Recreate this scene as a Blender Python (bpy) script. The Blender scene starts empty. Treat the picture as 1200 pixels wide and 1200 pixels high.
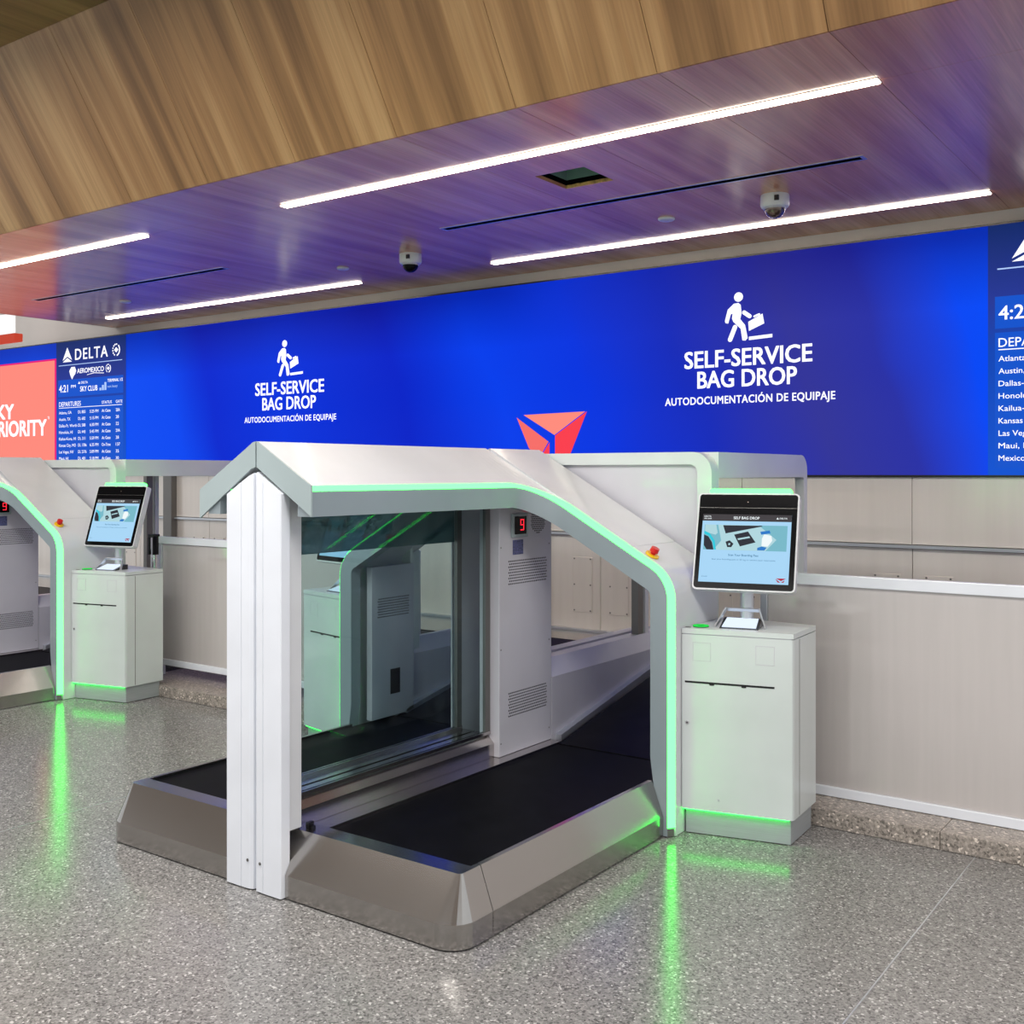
import bpy, bmesh, math, random
from math import sin, cos, pi, radians
from mathutils import Vector, Matrix
random.seed(7)
S = bpy.context.scene
COL = S.collection
# ------------------------------------------------------------ camera, world, lights, exposure
TH = math.atan2(900, 1252)
cam = bpy.data.objects.new('camera', bpy.data.cameras.new('camera'))
COL.objects.link(cam)
cam.data.sensor_width = 36
cam.data.lens = 36 * 1252 / 1200
cam.data.shift_y = -46 / 1200
cam.location = (0, 0, 1.6)
cam.rotation_euler = (pi / 2, 0, TH)
cam.data.clip_start = .05
S.camera = cam
W = bpy.data.worlds.new('world'); S.world = W; W.use_nodes = True
W.node_tree.nodes['Background'].inputs[0].default_value = (.93, .97, 1, 1)
W.node_tree.nodes['Background'].inputs[1].default_value = .86
S.view_settings.view_transform = 'Standard'; S.view_settings.look = 'None'
S.view_settings.gamma = 1; S.view_settings.exposure = 0; S.view_settings.use_curve_mapping = False

def area(loc, sx, sy, power, rot=(0, 0, 0), col=(1, .97, .93)):
    l = bpy.data.lights.new('lamp', 'AREA'); l.shape = 'RECTANGLE'; l.size = sx; l.size_y = sy
    l.energy = power; l.color = col
    o = bpy.data.objects.new('lamp', l); COL.objects.link(o); o.location = loc; o.rotation_euler = rot
    return o
area((-4, 1.6, 4.05), 9, .5, 280)
area((-4, -1.0, 4.05), 9, .5, 220)
area((2.2, 2.0, 4.05), 3, 1.5, 160)
area((-12.5, 4.5, 4.05), 2.5, 5, 90)

# ------------------------------------------------------------ materials
def srgb(r, g, b):
    f = lambda v: (v / 255 / 12.92) if v / 255 <= .04045 else ((v / 255 + .055) / 1.055) ** 2.4
    return (f(r), f(g), f(b), 1)
def new_mat(name):
    m = bpy.data.materials.new(name); m.use_nodes = True
    n = m.node_tree.nodes; b = n['Principled BSDF']
    return m, n, m.node_tree.links, b
def noise_col(n, l, b, c1, c2, scale, vec=(1, 1, 1), detail=3, sock='Base Color', lo=.35, hi=.65):
    tc = n.new('ShaderNodeTexCoord'); mp = n.new('ShaderNodeMapping'); mp.inputs['Scale'].default_value = vec
    t = n.new('ShaderNodeTexNoise'); t.inputs['Scale'].default_value = scale; t.inputs['Detail'].default_value = detail
    r = n.new('ShaderNodeValToRGB'); r.color_ramp.elements[0].position = lo; r.color_ramp.elements[1].position = hi
    r.color_ramp.elements[0].color = c1; r.color_ramp.elements[1].color = c2
    l.new(tc.outputs['Object'], mp.inputs['Vector']); l.new(mp.outputs['Vector'], t.inputs['Vector'])
    l.new(t.outputs['Fac'], r.inputs['Fac'])
    if b is not None: l.new(r.outputs['Color'], b.inputs[sock])
    return r, t, mp
def plain(name, c, rough=.4, metal=0, coat=0, spec=.5, var=.04, vscale=3):
    m, n, l, b = new_mat(name)
    b.inputs['Roughness'].default_value = rough; b.inputs['Metallic'].default_value = metal
    b.inputs['Coat Weight'].default_value = coat; b.inputs['Coat Roughness'].default_value = .08
    b.inputs['Specular IOR Level'].default_value = spec
    c = tuple(c[:3]); lo = tuple(max(0, v * (1 - var)) for v in c) + (1,); hi = tuple(min(1, v * (1 + var)) for v in c) + (1,)
    noise_col(n, l, b, lo, hi, vscale)
    return m
def brushed(name, c, rough=.28, vec=(1, 1, 60), metal=1, var=.12, bump=.02):
    m, n, l, b = new_mat(name)
    b.inputs['Metallic'].default_value = metal
    c = tuple(c[:3])
    noise_col(n, l, b, tuple(v * (1 - var) for v in c) + (1,), tuple(min(1, v * (1 + var)) for v in c) + (1,), 6, vec, 4, lo=.2, hi=.8)
    noise_col(n, l, b, (rough * .94,) * 3 + (1,), (rough * 1.06,) * 3 + (1,), 2, (1, 1, 1), 2, 'Roughness', .2, .8)
    if bump:
        tc = n.new('ShaderNodeTexCoord'); mp = n.new('ShaderNodeMapping'); mp.inputs['Scale'].default_value = vec
        t = n.new('ShaderNodeTexNoise'); t.inputs['Scale'].default_value = 30
        bp = n.new('ShaderNodeBump'); bp.inputs['Strength'].default_value = bump; bp.inputs['Distance'].default_value = .01
        l.new(tc.outputs['Object'], mp.inputs['Vector']); l.new(mp.outputs['Vector'], t.inputs['Vector'])
        l.new(t.outputs['Fac'], bp.inputs['Height']); l.new(bp.outputs['Normal'], b.inputs['Normal'])
    return m
def emit(name, c, s=1.0):
    m, n, l, b = new_mat(name)
    b.inputs['Base Color'].default_value = (.005, .005, .005, 1); b.inputs['Roughness'].default_value = .8; b.inputs['Specular IOR Level'].default_value = .1
    b.inputs['Emission Color'].default_value = c; b.inputs['Emission Strength'].default_value = s
    return m
M = {}
M['white'] = plain('white_coated_metal', srgb(208, 210, 214), .3, coat=.3)
M['postwhite'] = plain('bright_white_coated_metal', srgb(226, 230, 238), .3, coat=.3)
M['frame'] = plain('grey_blue_metal_frame', srgb(140, 152, 158), .35, coat=.2)
M['panel'] = plain('pale_grey_coated_metal', srgb(196, 195, 203), .35, coat=.3)
M['sage'] = plain('pale_grey_green_metal', srgb(158, 172, 174), .35, coat=.2)
M['kiosk'] = plain('white_kiosk_metal', srgb(204, 211, 211), .32, coat=.3)
M['plinth'] = brushed('brushed_plinth', srgb(170, 176, 180), .38, metal=.25, bump=0)
M['steel'] = brushed('brushed_stainless', srgb(182, 178, 174), .2, vec=(1.5, 1.5, 30), var=.02, bump=0)
M['steel_h'] = brushed('brushed_stainless_long', srgb(190, 184, 182), .22, vec=(60, 1, 60), var=.03, bump=0)
M['wallsteel'] = brushed('satin_steel_wall', srgb(232, 226, 220), .24, vec=(2.5, 1, .12), metal=.2, var=.05, bump=0)
M['barrier'] = brushed('satin_barrier_sheet', srgb(205, 199, 197), .12, vec=(5, 1, .25), metal=.25, var=.04, bump=0)
M['alu'] = brushed('anodised_aluminium', srgb(206, 210, 216), .3, vec=(1, 1, 1), metal=.75, var=.05, bump=0)
M['darkalu'] = plain('grey_metal', srgb(120, 118, 116), .35, metal=.7)
M['wallgrey'] = plain('warm_grey_wall_paint', srgb(186, 180, 176), .6, var=.05, vscale=1.5)
M['black'] = plain('black_plastic', (.008, .008, .009, 1), .25)
M['blackglass'] = plain('black_bezel_glass', (.004, .004, .005, 1), .16, coat=0, spec=.1)
M['dark'] = plain('dark_cavity', (.003, .003, .004, 1), .9, spec=0)
M['belt'] = plain('black_rubber_belt', (.0025, .0025, .004, 1), .55, spec=.07, var=.3, vscale=9)
M['belt2'] = plain('dark_grey_belt', (.006, .0055, .008, 1), .5, spec=.12, var=.3, vscale=9)
M['red'] = plain('red_plastic', srgb(205, 25, 28), .3)
M['yellow'] = plain('yellow_plastic', srgb(240, 190, 10), .35)
M['chrome'] = plain('chrome', (.8, .8, .82, 1), .1, metal=1)
M['label'] = plain('grey_blue_print', srgb(84, 88, 130), .5, var=.5, vscale=120)
M['led'] = emit('green_led', (.040, 1, .066, 1), 10)
M['ledsoft'] = emit('green_led_soft', (.02, 1, .06, 1), 9)
M['ledring'] = emit('green_reader_ring', (.02, .8, .08, 1), .9)
M['lineled'] = emit('warm_white_led', (1, .86, .70, 1), 16)
M['textwhite'] = emit('white_screen_pixels', (.92, .92, 1, 1), 1.25)
M['textpale'] = emit('pale_blue_screen_pixels', (.45, .62, 1, 1), 1.0)
M['digit'] = emit('red_digits', (1, .02, .04, 1), 1.6)
M['scan'] = emit('scanner_glow', (.75, .85, 1, 1), 1.1)
M['orange'] = emit('orange_red_light', (1, .10, .05, 1), .55)
M['boxwhite'] = emit('white_light_box', (1, .97, .96, 1), 1.1)
M['coral'] = emit('coral_screen_pixels', srgb(255, 138, 124), 1.0)
M['magenta'] = emit('magenta_screen_pixels', srgb(235, 20, 120), 1.0)
M['redpix'] = emit('red_screen_pixels', srgb(250, 62, 78), 1.0)
M['salmonpix'] = emit('salmon_screen_pixels', srgb(255, 140, 125), 1.0)
M['salmonpix2'] = emit('rose_screen_pixels', srgb(246, 110, 105), 1.0)
M['bluepanel'] = emit('mid_blue_screen_pixels', srgb(18, 84, 205), 1.0)
M['s_bg'] = emit('kiosk_screen_blue', srgb(168, 214, 246), 1.0)
M['s_head'] = emit('kiosk_header', srgb(66, 62, 66), 1.0)
M['s_teal'] = emit('kiosk_photo_teal', srgb(120, 184, 200), 1.0)
M['s_pale'] = emit('kiosk_photo_pale', srgb(176, 214, 222), 1.0)
M['s_dark'] = emit('kiosk_photo_dark', srgb(44, 46, 56), 1.0)
M['s_cyan'] = emit('kiosk_photo_cyan', srgb(40, 200, 220), 1.0)
M['s_blue'] = emit('kiosk_photo_blue', srgb(40, 120, 200), 1.0)
M['s_white'] = emit('kiosk_text_white', srgb(240, 248, 250), 1.0)
M['s_text'] = emit('kiosk_text_blue', srgb(70, 120, 160), 1.0)
M['s_red'] = emit('kiosk_logo_red', srgb(180, 20, 50), 1.0)
M['bluemat'] = plain('blue_vinyl', srgb(20, 50, 130), .4)

def glass_mat(name, tint, k1, k0, cover=0):
    m, n, l, b = new_mat(name)
    b.inputs['Base Color'].default_value = (.62, .74, .74, 1); b.inputs['Roughness'].default_value = .0
    b.inputs['Transmission Weight'].default_value = 1; b.inputs['IOR'].default_value = 1.45
    # architectural glass: straight-through tint + mirror reflection so lamps light the inside
    n.remove(b)
    out = n['Material Output']
    tr = n.new('ShaderNodeBsdfTransparent'); tr.inputs[0].default_value = tint
    gl = n.new('ShaderNodeBsdfGlossy'); gl.inputs['Roughness'].default_value = .01
    lw = n.new('ShaderNodeLayerWeight'); lw.inputs['Blend'].default_value = .5
    pw = n.new('ShaderNodeMath'); pw.operation = 'POWER'; pw.inputs[1].default_value = 5; l.new(lw.outputs['Facing'], pw.inputs[0])
    fr = n.new('ShaderNodeMath'); fr.operation = 'MULTIPLY_ADD'; fr.inputs[1].default_value = k1; fr.inputs[2].default_value = k0; l.new(pw.outputs[0], fr.inputs[0])
    if cover:
        df = n.new('ShaderNodeBsdfDiffuse'); df.inputs[0].default_value = srgb(92, 116, 120)
        m0 = n.new('ShaderNodeMixShader'); m0.inputs[0].default_value = cover
        l.new(tr.outputs[0], m0.inputs[1]); l.new(df.outputs[0], m0.inputs[2]); tr = m0
    mx = n.new('ShaderNodeMixShader')
    l.new(fr.outputs[0], mx.inputs[0]); l.new(tr.outputs[0], mx.inputs[1]); l.new(gl.outputs[0], mx.inputs[2])
    l.new(mx.outputs[0], out.inputs[0])
    return m
M['glass'] = glass_mat('tinted_glass', (.86, .925, .925, 1), .95, .014)
M['glassdark'] = glass_mat('dark_tinted_glass', (.42, .52, .55, 1), .9, .03, .6)

def wood(name, c_lo, c_mid, c_hi, rough, coat):
    m, n, l, b = new_mat(name)
    r, t, mp = noise_col(n, l, None, c_lo, c_hi, 1.0, (7.5, .42, .42), 3, lo=.30, hi=.72)
    e = r.color_ramp.elements.new(.5); e.color = c_mid
    t.inputs['Distortion'].default_value = .35
    r2, t2, mp2 = noise_col(n, l, None, (.62, .62, .62, 1), (1, 1, 1, 1), 1.0, (95, 2.2, 2.2), 4, lo=.25, hi=.7)
    mx = n.new('ShaderNodeMix'); mx.data_type = 'RGBA'; mx.blend_type = 'MULTIPLY'; mx.inputs['Factor'].default_value = .7
    l.new(r.outputs['Color'], mx.inputs['A']); l.new(r2.outputs['Color'], mx.inputs['B'])
    l.new(mx.outputs['Result'], b.inputs['Base Color'])
    b.inputs['Roughness'].default_value = rough; b.inputs['Coat Weight'].default_value = coat; b.inputs['Coat Roughness'].default_value = .14
    return m
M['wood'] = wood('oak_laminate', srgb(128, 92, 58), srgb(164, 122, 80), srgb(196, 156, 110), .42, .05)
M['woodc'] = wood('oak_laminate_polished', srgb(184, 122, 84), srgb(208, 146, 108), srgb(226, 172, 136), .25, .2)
M['woodd'] = wood('oak_laminate_dark', srgb(105, 74, 40), srgb(138, 100, 58), srgb(160, 120, 76), .45, 0)  # darker oak tone for the upper ceiling boards

def terrazzo(name, base, rough, sc=95):
    m, n, l, b = new_mat(name)
    tc = n.new('ShaderNodeTexCoord')
    v = n.new('ShaderNodeTexVoronoi'); v.inputs['Scale'].default_value = sc
    l.new(tc.outputs['Object'], v.inputs['Vector'])
    sep = n.new('ShaderNodeSeparateColor'); l.new(v.outputs['Color'], sep.inputs[0])
    r = n.new('ShaderNodeValToRGB'); cr = r.color_ramp; cr.interpolation = 'CONSTANT'
    k = lambda f: tuple(min(1, c * f) for c in base[:3]) + (1,)
    cr.elements[0].position = 0; cr.elements[0].color = k(.30)
    cr.elements[1].position = .14; cr.elements[1].color = k(.72)
    for p, f in ((.36, 1.0), (.62, 1.22), (.84, 1.6), (.955, 2.9)):
        e = cr.elements.new(p); e.color = k(f)
    l.new(sep.outputs[0], r.inputs['Fac'])
    v2 = n.new('ShaderNodeTexVoronoi'); v2.inputs['Scale'].default_value = sc * 2.3
    l.new(tc.outputs['Object'], v2.inputs['Vector'])
    sep2 = n.new('ShaderNodeSeparateColor'); l.new(v2.outputs['Color'], sep2.inputs[0])
    r2 = n.new('ShaderNodeValToRGB'); r2.color_ramp.elements[0].color = k(.55); r2.color_ramp.elements[1].color = k(1.45)
    l.new(sep2.outputs[0], r2.inputs['Fac'])
    mx = n.new('ShaderNodeMix'); mx.data_type = 'RGBA'; mx.inputs['Factor'].default_value = .3
    l.new(r.outputs['Color'], mx.inputs['A']); l.new(r2.outputs['Color'], mx.inputs['B'])
    l.new(mx.outputs['Result'], b.inputs['Base Color'])
    b.inputs['Roughness'].default_value = rough; b.inputs['Specular IOR Level'].default_value = .36
    return m
M['floor'] = terrazzo('grey_terrazzo', (.20, .195, .192), .19, 140)
M['curb'] = terrazzo('warm_terrazzo', (.30, .265, .235), .3, 110)

def screen_mat():
    m, n, l, b = new_mat('blue_screen_gradient')
    b.inputs['Base Color'].default_value = (.003, .003, .006, 1); b.inputs['Roughness'].default_value = .8; b.inputs['Specular IOR Level'].default_value = .1
    tc = n.new('ShaderNodeTexCoord'); sp = n.new('ShaderNodeSeparateXYZ')
    nz = n.new('ShaderNodeTexNoise'); nz.inputs['Scale'].default_value = .9; nz.inputs['Detail'].default_value = 1
    l.new(tc.outputs['Object'], nz.inputs['Vector']); l.new(tc.outputs['Object'], sp.inputs[0])
    # slanted coordinate: x + .35*(z) + noise
    a1 = n.new('ShaderNodeMath'); a1.operation = 'MULTIPLY_ADD'; a1.inputs[1].default_value = .30
    l.new(sp.outputs['Z'], a1.inputs[0]); l.new(sp.outputs['X'], a1.inputs[2])
    a2 = n.new('ShaderNodeMath'); a2.operation = 'MULTIPLY_ADD'; a2.inputs[1].default_value = .5
    l.new(nz.outputs['Fac'], a2.inputs[0]); l.new(a1.outputs[0], a2.inputs[2])
    mr = n.new('ShaderNodeMapRange'); mr.inputs['From Min'].default_value = -10.6 + .94; mr.inputs['From Max'].default_value = -1.3 + .94
    l.new(a2.outputs[0], mr.inputs['Value'])
    r = n.new('ShaderNodeValToRGB'); cr = r.color_ramp
    st = [(0, (0, 78, 245)), (.10, (0, 72, 242)), (.17, (0, 40, 208)), (.28, (0, 52, 222)), (.44, (0, 34, 200)), (.56, (0, 62, 236)),
          (.66, (0, 52, 224)), (.76, (18, 42, 185)), (.85, (50, 52, 152)), (.91, (40, 48, 165)), (.965, (0, 72, 245)), (1, (0, 76, 248))]
    cr.elements[0].position = 0; cr.elements[0].color = srgb(*st[0][1]); cr.elements[1].position = 1; cr.elements[1].color = srgb(*st[-1][1])
    for p, c in st[1:-1]:
        e = cr.elements.new(p); e.color = srgb(*c)
    l.new(mr.outputs[0], r.inputs['Fac'])
    # darker band along the screen's upper edge
    mz = n.new('ShaderNodeMapRange'); mz.inputs['From Min'].default_value = 2.65; mz.inputs['From Max'].default_value = 3.1
    mz.inputs['To Min'].default_value = 0; mz.inputs['To Max'].default_value = 1
    l.new(sp.outputs['Z'], mz.inputs['Value'])
    nz2 = n.new('ShaderNodeTexNoise'); nz2.inputs['Scale'].default_value = .5; l.new(tc.outputs['Object'], nz2.inputs['Vector'])
    mm = n.new('ShaderNodeMath'); mm.operation = 'MULTIPLY'; l.new(mz.outputs[0], mm.inputs[0]); l.new(nz2.outputs['Fac'], mm.inputs[1])
    mx = n.new('ShaderNodeMix'); mx.data_type = 'RGBA'; l.new(mm.outputs[0], mx.inputs['Factor'])
    l.new(r.outputs['Color'], mx.inputs['A']); mx.inputs['B'].default_value = srgb(0, 0, 120)
    l.new(mx.outputs['Result'], b.inputs['Emission Color']); b.inputs['Emission Strength'].default_value = 1.0
    return m
M['screen'] = screen_mat()
def board_mat():
    m, n, l, b = new_mat('navy_board_gradient')
    b.inputs['Base Color'].default_value = (.005, .005, .005, 1); b.inputs['Roughness'].default_value = .8; b.inputs['Specular IOR Level'].default_value = .1
    tc = n.new('ShaderNodeTexCoord'); sp = n.new('ShaderNodeSeparateXYZ'); l.new(tc.outputs['Object'], sp.inputs[0])
    mr = n.new('ShaderNodeMapRange'); mr.inputs['From Min'].default_value = 3.15; mr.inputs['From Max'].default_value = 1.585
    l.new(sp.outputs['Z'], mr.inputs['Value'])
    r = n.new('ShaderNodeValToRGB'); cr = r.color_ramp
    cr.elements[0].color = srgb(14, 40, 104); cr.elements[1].color = srgb(12, 84, 210)
    e = cr.elements.new(.3); e.color = srgb(38, 56, 150)
    e = cr.elements.new(.5); e.color = srgb(16, 70, 180)
    l.new(mr.outputs[0], r.inputs['Fac']); l.new(r.outputs['Color'], b.inputs['Emission Color']); b.inputs['Emission Strength'].default_value = 1
    return m
M['board'] = board_mat()

# ------------------------------------------------------------ helpers
def link(name, me, mat=None, parent=None):
    o = bpy.data.objects.new(name, me); COL.objects.link(o)
    if mat is not None: me.materials.append(M[mat])
    if parent is not None: o.parent = parent
    return o
def tag(o, label, cat, group=None):
    o['label'] = label; o['category'] = cat
    if group: o['group'] = group
    return o
def empty(name, loc=(0, 0, 0), rz=0):
    o = bpy.data.objects.new(name, None); COL.objects.link(o); o.location = loc; o.rotation_euler = (0, 0, rz)
    o.empty_display_size = .1
    return o
class B:
    """collects shapes into one bmesh; .put() links them as ONE mesh object"""
    def __init__(s, f=None): s.bm = bmesh.new(); s.f = f
    def v(s, p):
        return s.bm.verts.new(s.f(*p) if s.f else p)
    def box(s, x0, x1, y0, y1, z0, z1, bevel=0):
        vs = [s.v((x, y, z)) for z in (z0, z1) for y in (y0, y1) for x in (x0, x1)]
        fs = []
        for q in ((0, 1, 3, 2), (4, 6, 7, 5), (0, 4, 5, 1), (2, 3, 7, 6), (0, 2, 6, 4), (1, 5, 7, 3)):
            fs.append(s.bm.faces.new([vs[i] for i in q]))
        if bevel:
            es = list({e for f in fs for e in f.edges})
            bmesh.ops.bevel(s.bm, geom=es, offset=bevel, segments=2, affect='EDGES', profile=.5)
        return s
    def tube(s, rings, caps=True, closed=False):
        """rings: list of equal-length lists of points (closed sections)"""
        R = [[s.v(p) for p in r] for r in rings]; n = len(R[0])
        for i in range(len(R) - (0 if closed else 1)):
            a, b = R[i], R[(i + 1) % len(R)]
            for j in range(n):
                k = (j + 1) % n
                s.bm.faces.new((a[j], a[k], b[k], b[j]))
        if caps and not closed:
            s.bm.faces.new(R[0][::-1]); s.bm.faces.new(R[-1])
        return s
    def strip(s, rings):
        """open strip surfaces between successive polylines"""
        R = [[s.v(p) for p in r] for r in rings]
        for a, b in zip(R, R[1:]):
            for j in range(len(a) - 1): s.bm.faces.new((a[j], a[j + 1], b[j + 1], b[j]))
        return s
    def prism(s, poly, ax, a, b):
        """poly of 2D points in the two other axes, extruded along ax from a to b"""
        def mk(t, p):
            if ax == 'x': return (t, p[0], p[1])
            if ax == 'y': return (p[0], t, p[1])
            return (p[0], p[1], t)
        A = [s.v(mk(a, p)) for p in poly]; Bv = [s.v(mk(b, p)) for p in poly]
        n = len(poly)
        s.bm.faces.new(A); s.bm.faces.new(Bv[::-1])
        for i in range(n): s.bm.faces.new((A[i], Bv[i], Bv[(i + 1) % n], A[(i + 1) % n]))
        return s
    def cyl(s, c, r, h, ax='z', n=20, r2=None):
        r2 = r if r2 is None else r2
        def pt(rr, t, a):
            u, w = rr * cos(a), rr * sin(a)
            if ax == 'z': return (c[0] + u, c[1] + w, c[2] + t)
            if ax == 'y': return (c[0] + u, c[1] + t, c[2] + w)
            return (c[0] + t, c[1] + u, c[2] + w)
        s.tube([[pt(rr, t, 2 * pi * i / n) for i in range(n)] for rr, t in ((r, 0), (r2, h))])
        return s
    def lathe(s, c, prof, n=28, closed=False):
        s.tube([[(c[0] + r * cos(2 * pi * i / n), c[1] + r * sin(2 * pi * i / n), c[2] + z) for i in range(n)] for r, z in prof], closed=closed)
        return s
    def put(s, name, mat, parent=None, smooth=False):
        bmesh.ops.recalc_face_normals(s.bm, faces=s.bm.faces)
        if smooth:
            for f in s.bm.faces: f.smooth = True
            for e in s.bm.edges:
                if len(e.link_faces) == 2 and e.calc_face_angle(0) > radians(35): e.smooth = False
        me = bpy.data.meshes.new(name); s.bm.to_mesh(me); s.bm.free()
        return link(name, me, mat, parent)
def text_mesh(body, bold=0.0, spacing=1.0, align='LEFT'):
    cu = bpy.data.curves.new('lettering', 'FONT'); cu.body = body; cu.space_character = spacing
    cu.align_x = align; cu.resolution_u = 3
    o = bpy.data.objects.new('tmp_text', cu); COL.objects.link(o)
    bpy.context.view_layer.update()
    me = bpy.data.meshes.new_from_object(o.evaluated_get(bpy.context.evaluated_depsgraph_get()))
    bpy.data.objects.remove(o); bpy.data.curves.remove(cu)
    me.materials.clear()
    if bold > 0:                       # heavier strokes: the outline repeated a hair to each side
        bm = bmesh.new()
        for dx, dy in ((-1, -.6), (1, -.6), (1, .6), (-1, .6)):
            n0 = len(bm.verts); bm.from_mesh(me); bm.verts.ensure_lookup_table()
            for v in bm.verts[n0:]: v.co.x += dx * bold; v.co.y += dy * bold
        bm.to_mesh(me); bm.free()
    return me
def text_fit(body, frame, x0, x1, zb, cap, mat, parent, bold=.0, cap_src=None, name='lettering', spacing=1.0, lines=1):
    """lettering lying in frame(x, depth, z) between x0 and x1, baseline zb, capital height cap"""
    me = text_mesh(body, bold, spacing)
    xs = [v.co.x for v in me.vertices]
    a, b = min(xs), max(xs)
    sx = (x1 - x0) / (b - a); sy = cap / .73
    for v in me.vertices:
        v.co = frame(x0 + (v.co.x - a) * sx, 0, zb + v.co.y * sy)
    return link(name, me, mat, parent)
def arc(cx, cy, r, a0, a1, n):
    return [(cx + r * cos(a0 + (a1 - a0) * i / n), cy + r * sin(a0 + (a1 - a0) * i / n)) for i in range(n + 1)]
def copy_tree(o, parent=None):
    c = o.copy(); COL.objects.link(c)
    if parent is not None: c.parent = parent
    for ch in list(o.children): copy_tree(ch, c)
    return c
def struct(o): o['kind'] = 'structure'; return o

# ------------------------------------------------------------ setting
X0, X1 = -16.0, 3.2
fl = struct(B().box(X0, 6, -6, 7.3, -.05, 0).put('floor', 'floor'))
for X in (-1.03, -4.63, -8.23):
    B().box(X - .0025, X + .0025, -3, 4.73, 0, .0006).put('divider_strip', 'alu', fl)
# low terrazzo curb between the machines, in slabs
def curb(xa, xb, step):
    x = xa; 
    while x < xb - .05:
        x2 = min(x + step, xb)
        B().box(x + .001, x2 - .001, 4.735, 7.2, .001, .08, .003).put('curb_slab', 'curb', fl); x = x2
curb(-2.13, 3.1, .96); curb(-6.92, -4.24, .9)

wall = struct(B().box(X0, X1, 7.25, 7.35, 0, 4.2).put('wall_back', 'wallgrey'))
# steel-faced panels under the screen, upper row proud of the lower one
xw = X0 + .05; step = 1.19
k = 0
lower = []
x = -4.34 - 1.19 * 9
while x < X1 - .1:
    x2 = min(x + step, X1)
    B().box(x + .0015, x2 - .0015, 7.222, 7.25, 1.13, 1.575, .002).put('upper_panel', 'wallsteel', wall)
    p = B().box(x + .002, x2 - .002, 7.232, 7.25, .36, 1.10, .002).put('lower_panel', 'wallsteel', wall)
    # screwed access cover
    w = .09
    for cxm in (x + .165, x2 - .165):
        c = B().box(cxm - w, cxm + w, 7.226, 7.232, .49, .93, .0025).put('access_cover', 'wallsteel', p)
        s_ = B()
        for sx in (-1, 1):
            for zz in (.505, .71, .915): s_.cyl((cxm + sx * (w - .015), 7.2255, zz), .007, -.002, 'y', 8)
        s_ = s_.put('screws', 'darkalu', p); s_['kind'] = 'stuff'
    x = x2
B().box(X0, X1, 7.19, 7.25, 1.105, 1.125).put('ledge', 'alu', wall)
B().box(X0, X1, 7.2, 7.25, .34, .36).put('ledge', 'alu', wall)

for xp in (-9.77, -4.97):
    B().box(xp, xp + .14, 7.15, 7.222, .36, 1.574, .003).put('pilaster', 'darkalu', wall)
# polished oak ceiling over the machines
CE = 3.25; XL, XR = -10.76, 3.2
joints = [-1.37 - .717 * k for k in range(-7, 14)]
joints = sorted([j for j in joints if XL + .1 < j < XR - .1] + [XL, XR])
ceil = struct(B().box(XL, XR, 3.95, 7.25, CE + .03, CE + .06).put('ceiling', 'dark'))
HX0, HX1, HY0, HY1 = -3.37, -3.05, 4.905, 5.23
# cut the backing sheet too
bm = bmesh.new(); bm.from_mesh(ceil.data); bm.free()
ceil.data.clear_geometry()
def holed(bld, xa, xb, ya, yb, za, zb, hx0, hx1, hy0, hy1):
    bld.box(xa, hx0, ya, yb, za, zb); bld.box(hx1, xb, ya, yb, za, zb)
    bld.box(hx0, hx1, ya, hy0, za, zb); bld.box(hx0, hx1, hy1, yb, za, zb)
tmpb = B(); holed(tmpb, XL, XR, 3.95, 7.25, CE + .022, CE + .05, HX0, HX1, HY0, HY1)
t_ = tmpb.put('ceiling_tmp', 'dark'); me_old = ceil.data; ceil.data = t_.data; bpy.data.objects.remove(t_); ceil.name = 'ceiling'
g = .0012
jc = [j for j in joints if not (-3.6 < j < -2.9)] if False else joints
for xa, xb in zip(jc, jc[1:]):
    for ya, yb in ((3.94, 4.54), (4.54, 6.72), (6.72, 7.25)):
        bld = B()
        if xa < HX0 and xb > HX1 and ya < HY0 < yb:
            holed(bld, xa + g, xb - g, ya + g, yb - g, CE, CE + .02, HX0, HX1, HY0, HY1)
        elif ya < HY0 < yb and xa < HX1 < xb or (ya < HY0 < yb and xa < HX0 < xb):
            a_ = max(xa + g, HX0); b_ = min(xb - g, HX1)
            bld.box(xa + g, a_, ya + g, yb - g, CE, CE + .02) if a_ > xa + g else None
            bld.box(b_, xb - g, ya + g, yb - g, CE, CE + .02) if b_ < xb - g else None
            bld.box(a_, b_, ya + g, HY0, CE, CE + .02); bld.box(a_, b_, HY1, yb - g, CE, CE + .02)
        else:
            bld.box(xa + g, xb - g, ya + g, yb - g, CE, CE + .02)
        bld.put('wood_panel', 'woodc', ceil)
B().box(XL - .02, XL, 3.95, 7.25, CE, CE + .16).put('end_board', 'wood', ceil)
# sloping oak fascia in front of it
fas = struct(B().prism([(3.952, CE + .022), (3.41, 4.14), (3.47, 4.14), (4.01, CE + .022)], 'x', XL, XR).put('trim_1', 'dark'))
for xa, xb in zip(joints, joints[1:]):
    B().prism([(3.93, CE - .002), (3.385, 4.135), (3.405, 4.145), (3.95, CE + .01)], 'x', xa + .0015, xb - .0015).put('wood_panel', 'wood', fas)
# higher ceiling in front and at the left end
up = struct(B().box(X0, 6, -6, 3.45, 4.15, 4.2).box(X0, XL - .02, 3.45, 7.3, 4.15, 4.2).put('ceiling.001', 'dark'))
y = 3.385
while y > -5.5:
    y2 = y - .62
    B().box(X0, 6, y2 + .002, y - .002, 4.13, 4.15).put('wood_panel', 'woodd', up); y = y2

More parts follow.
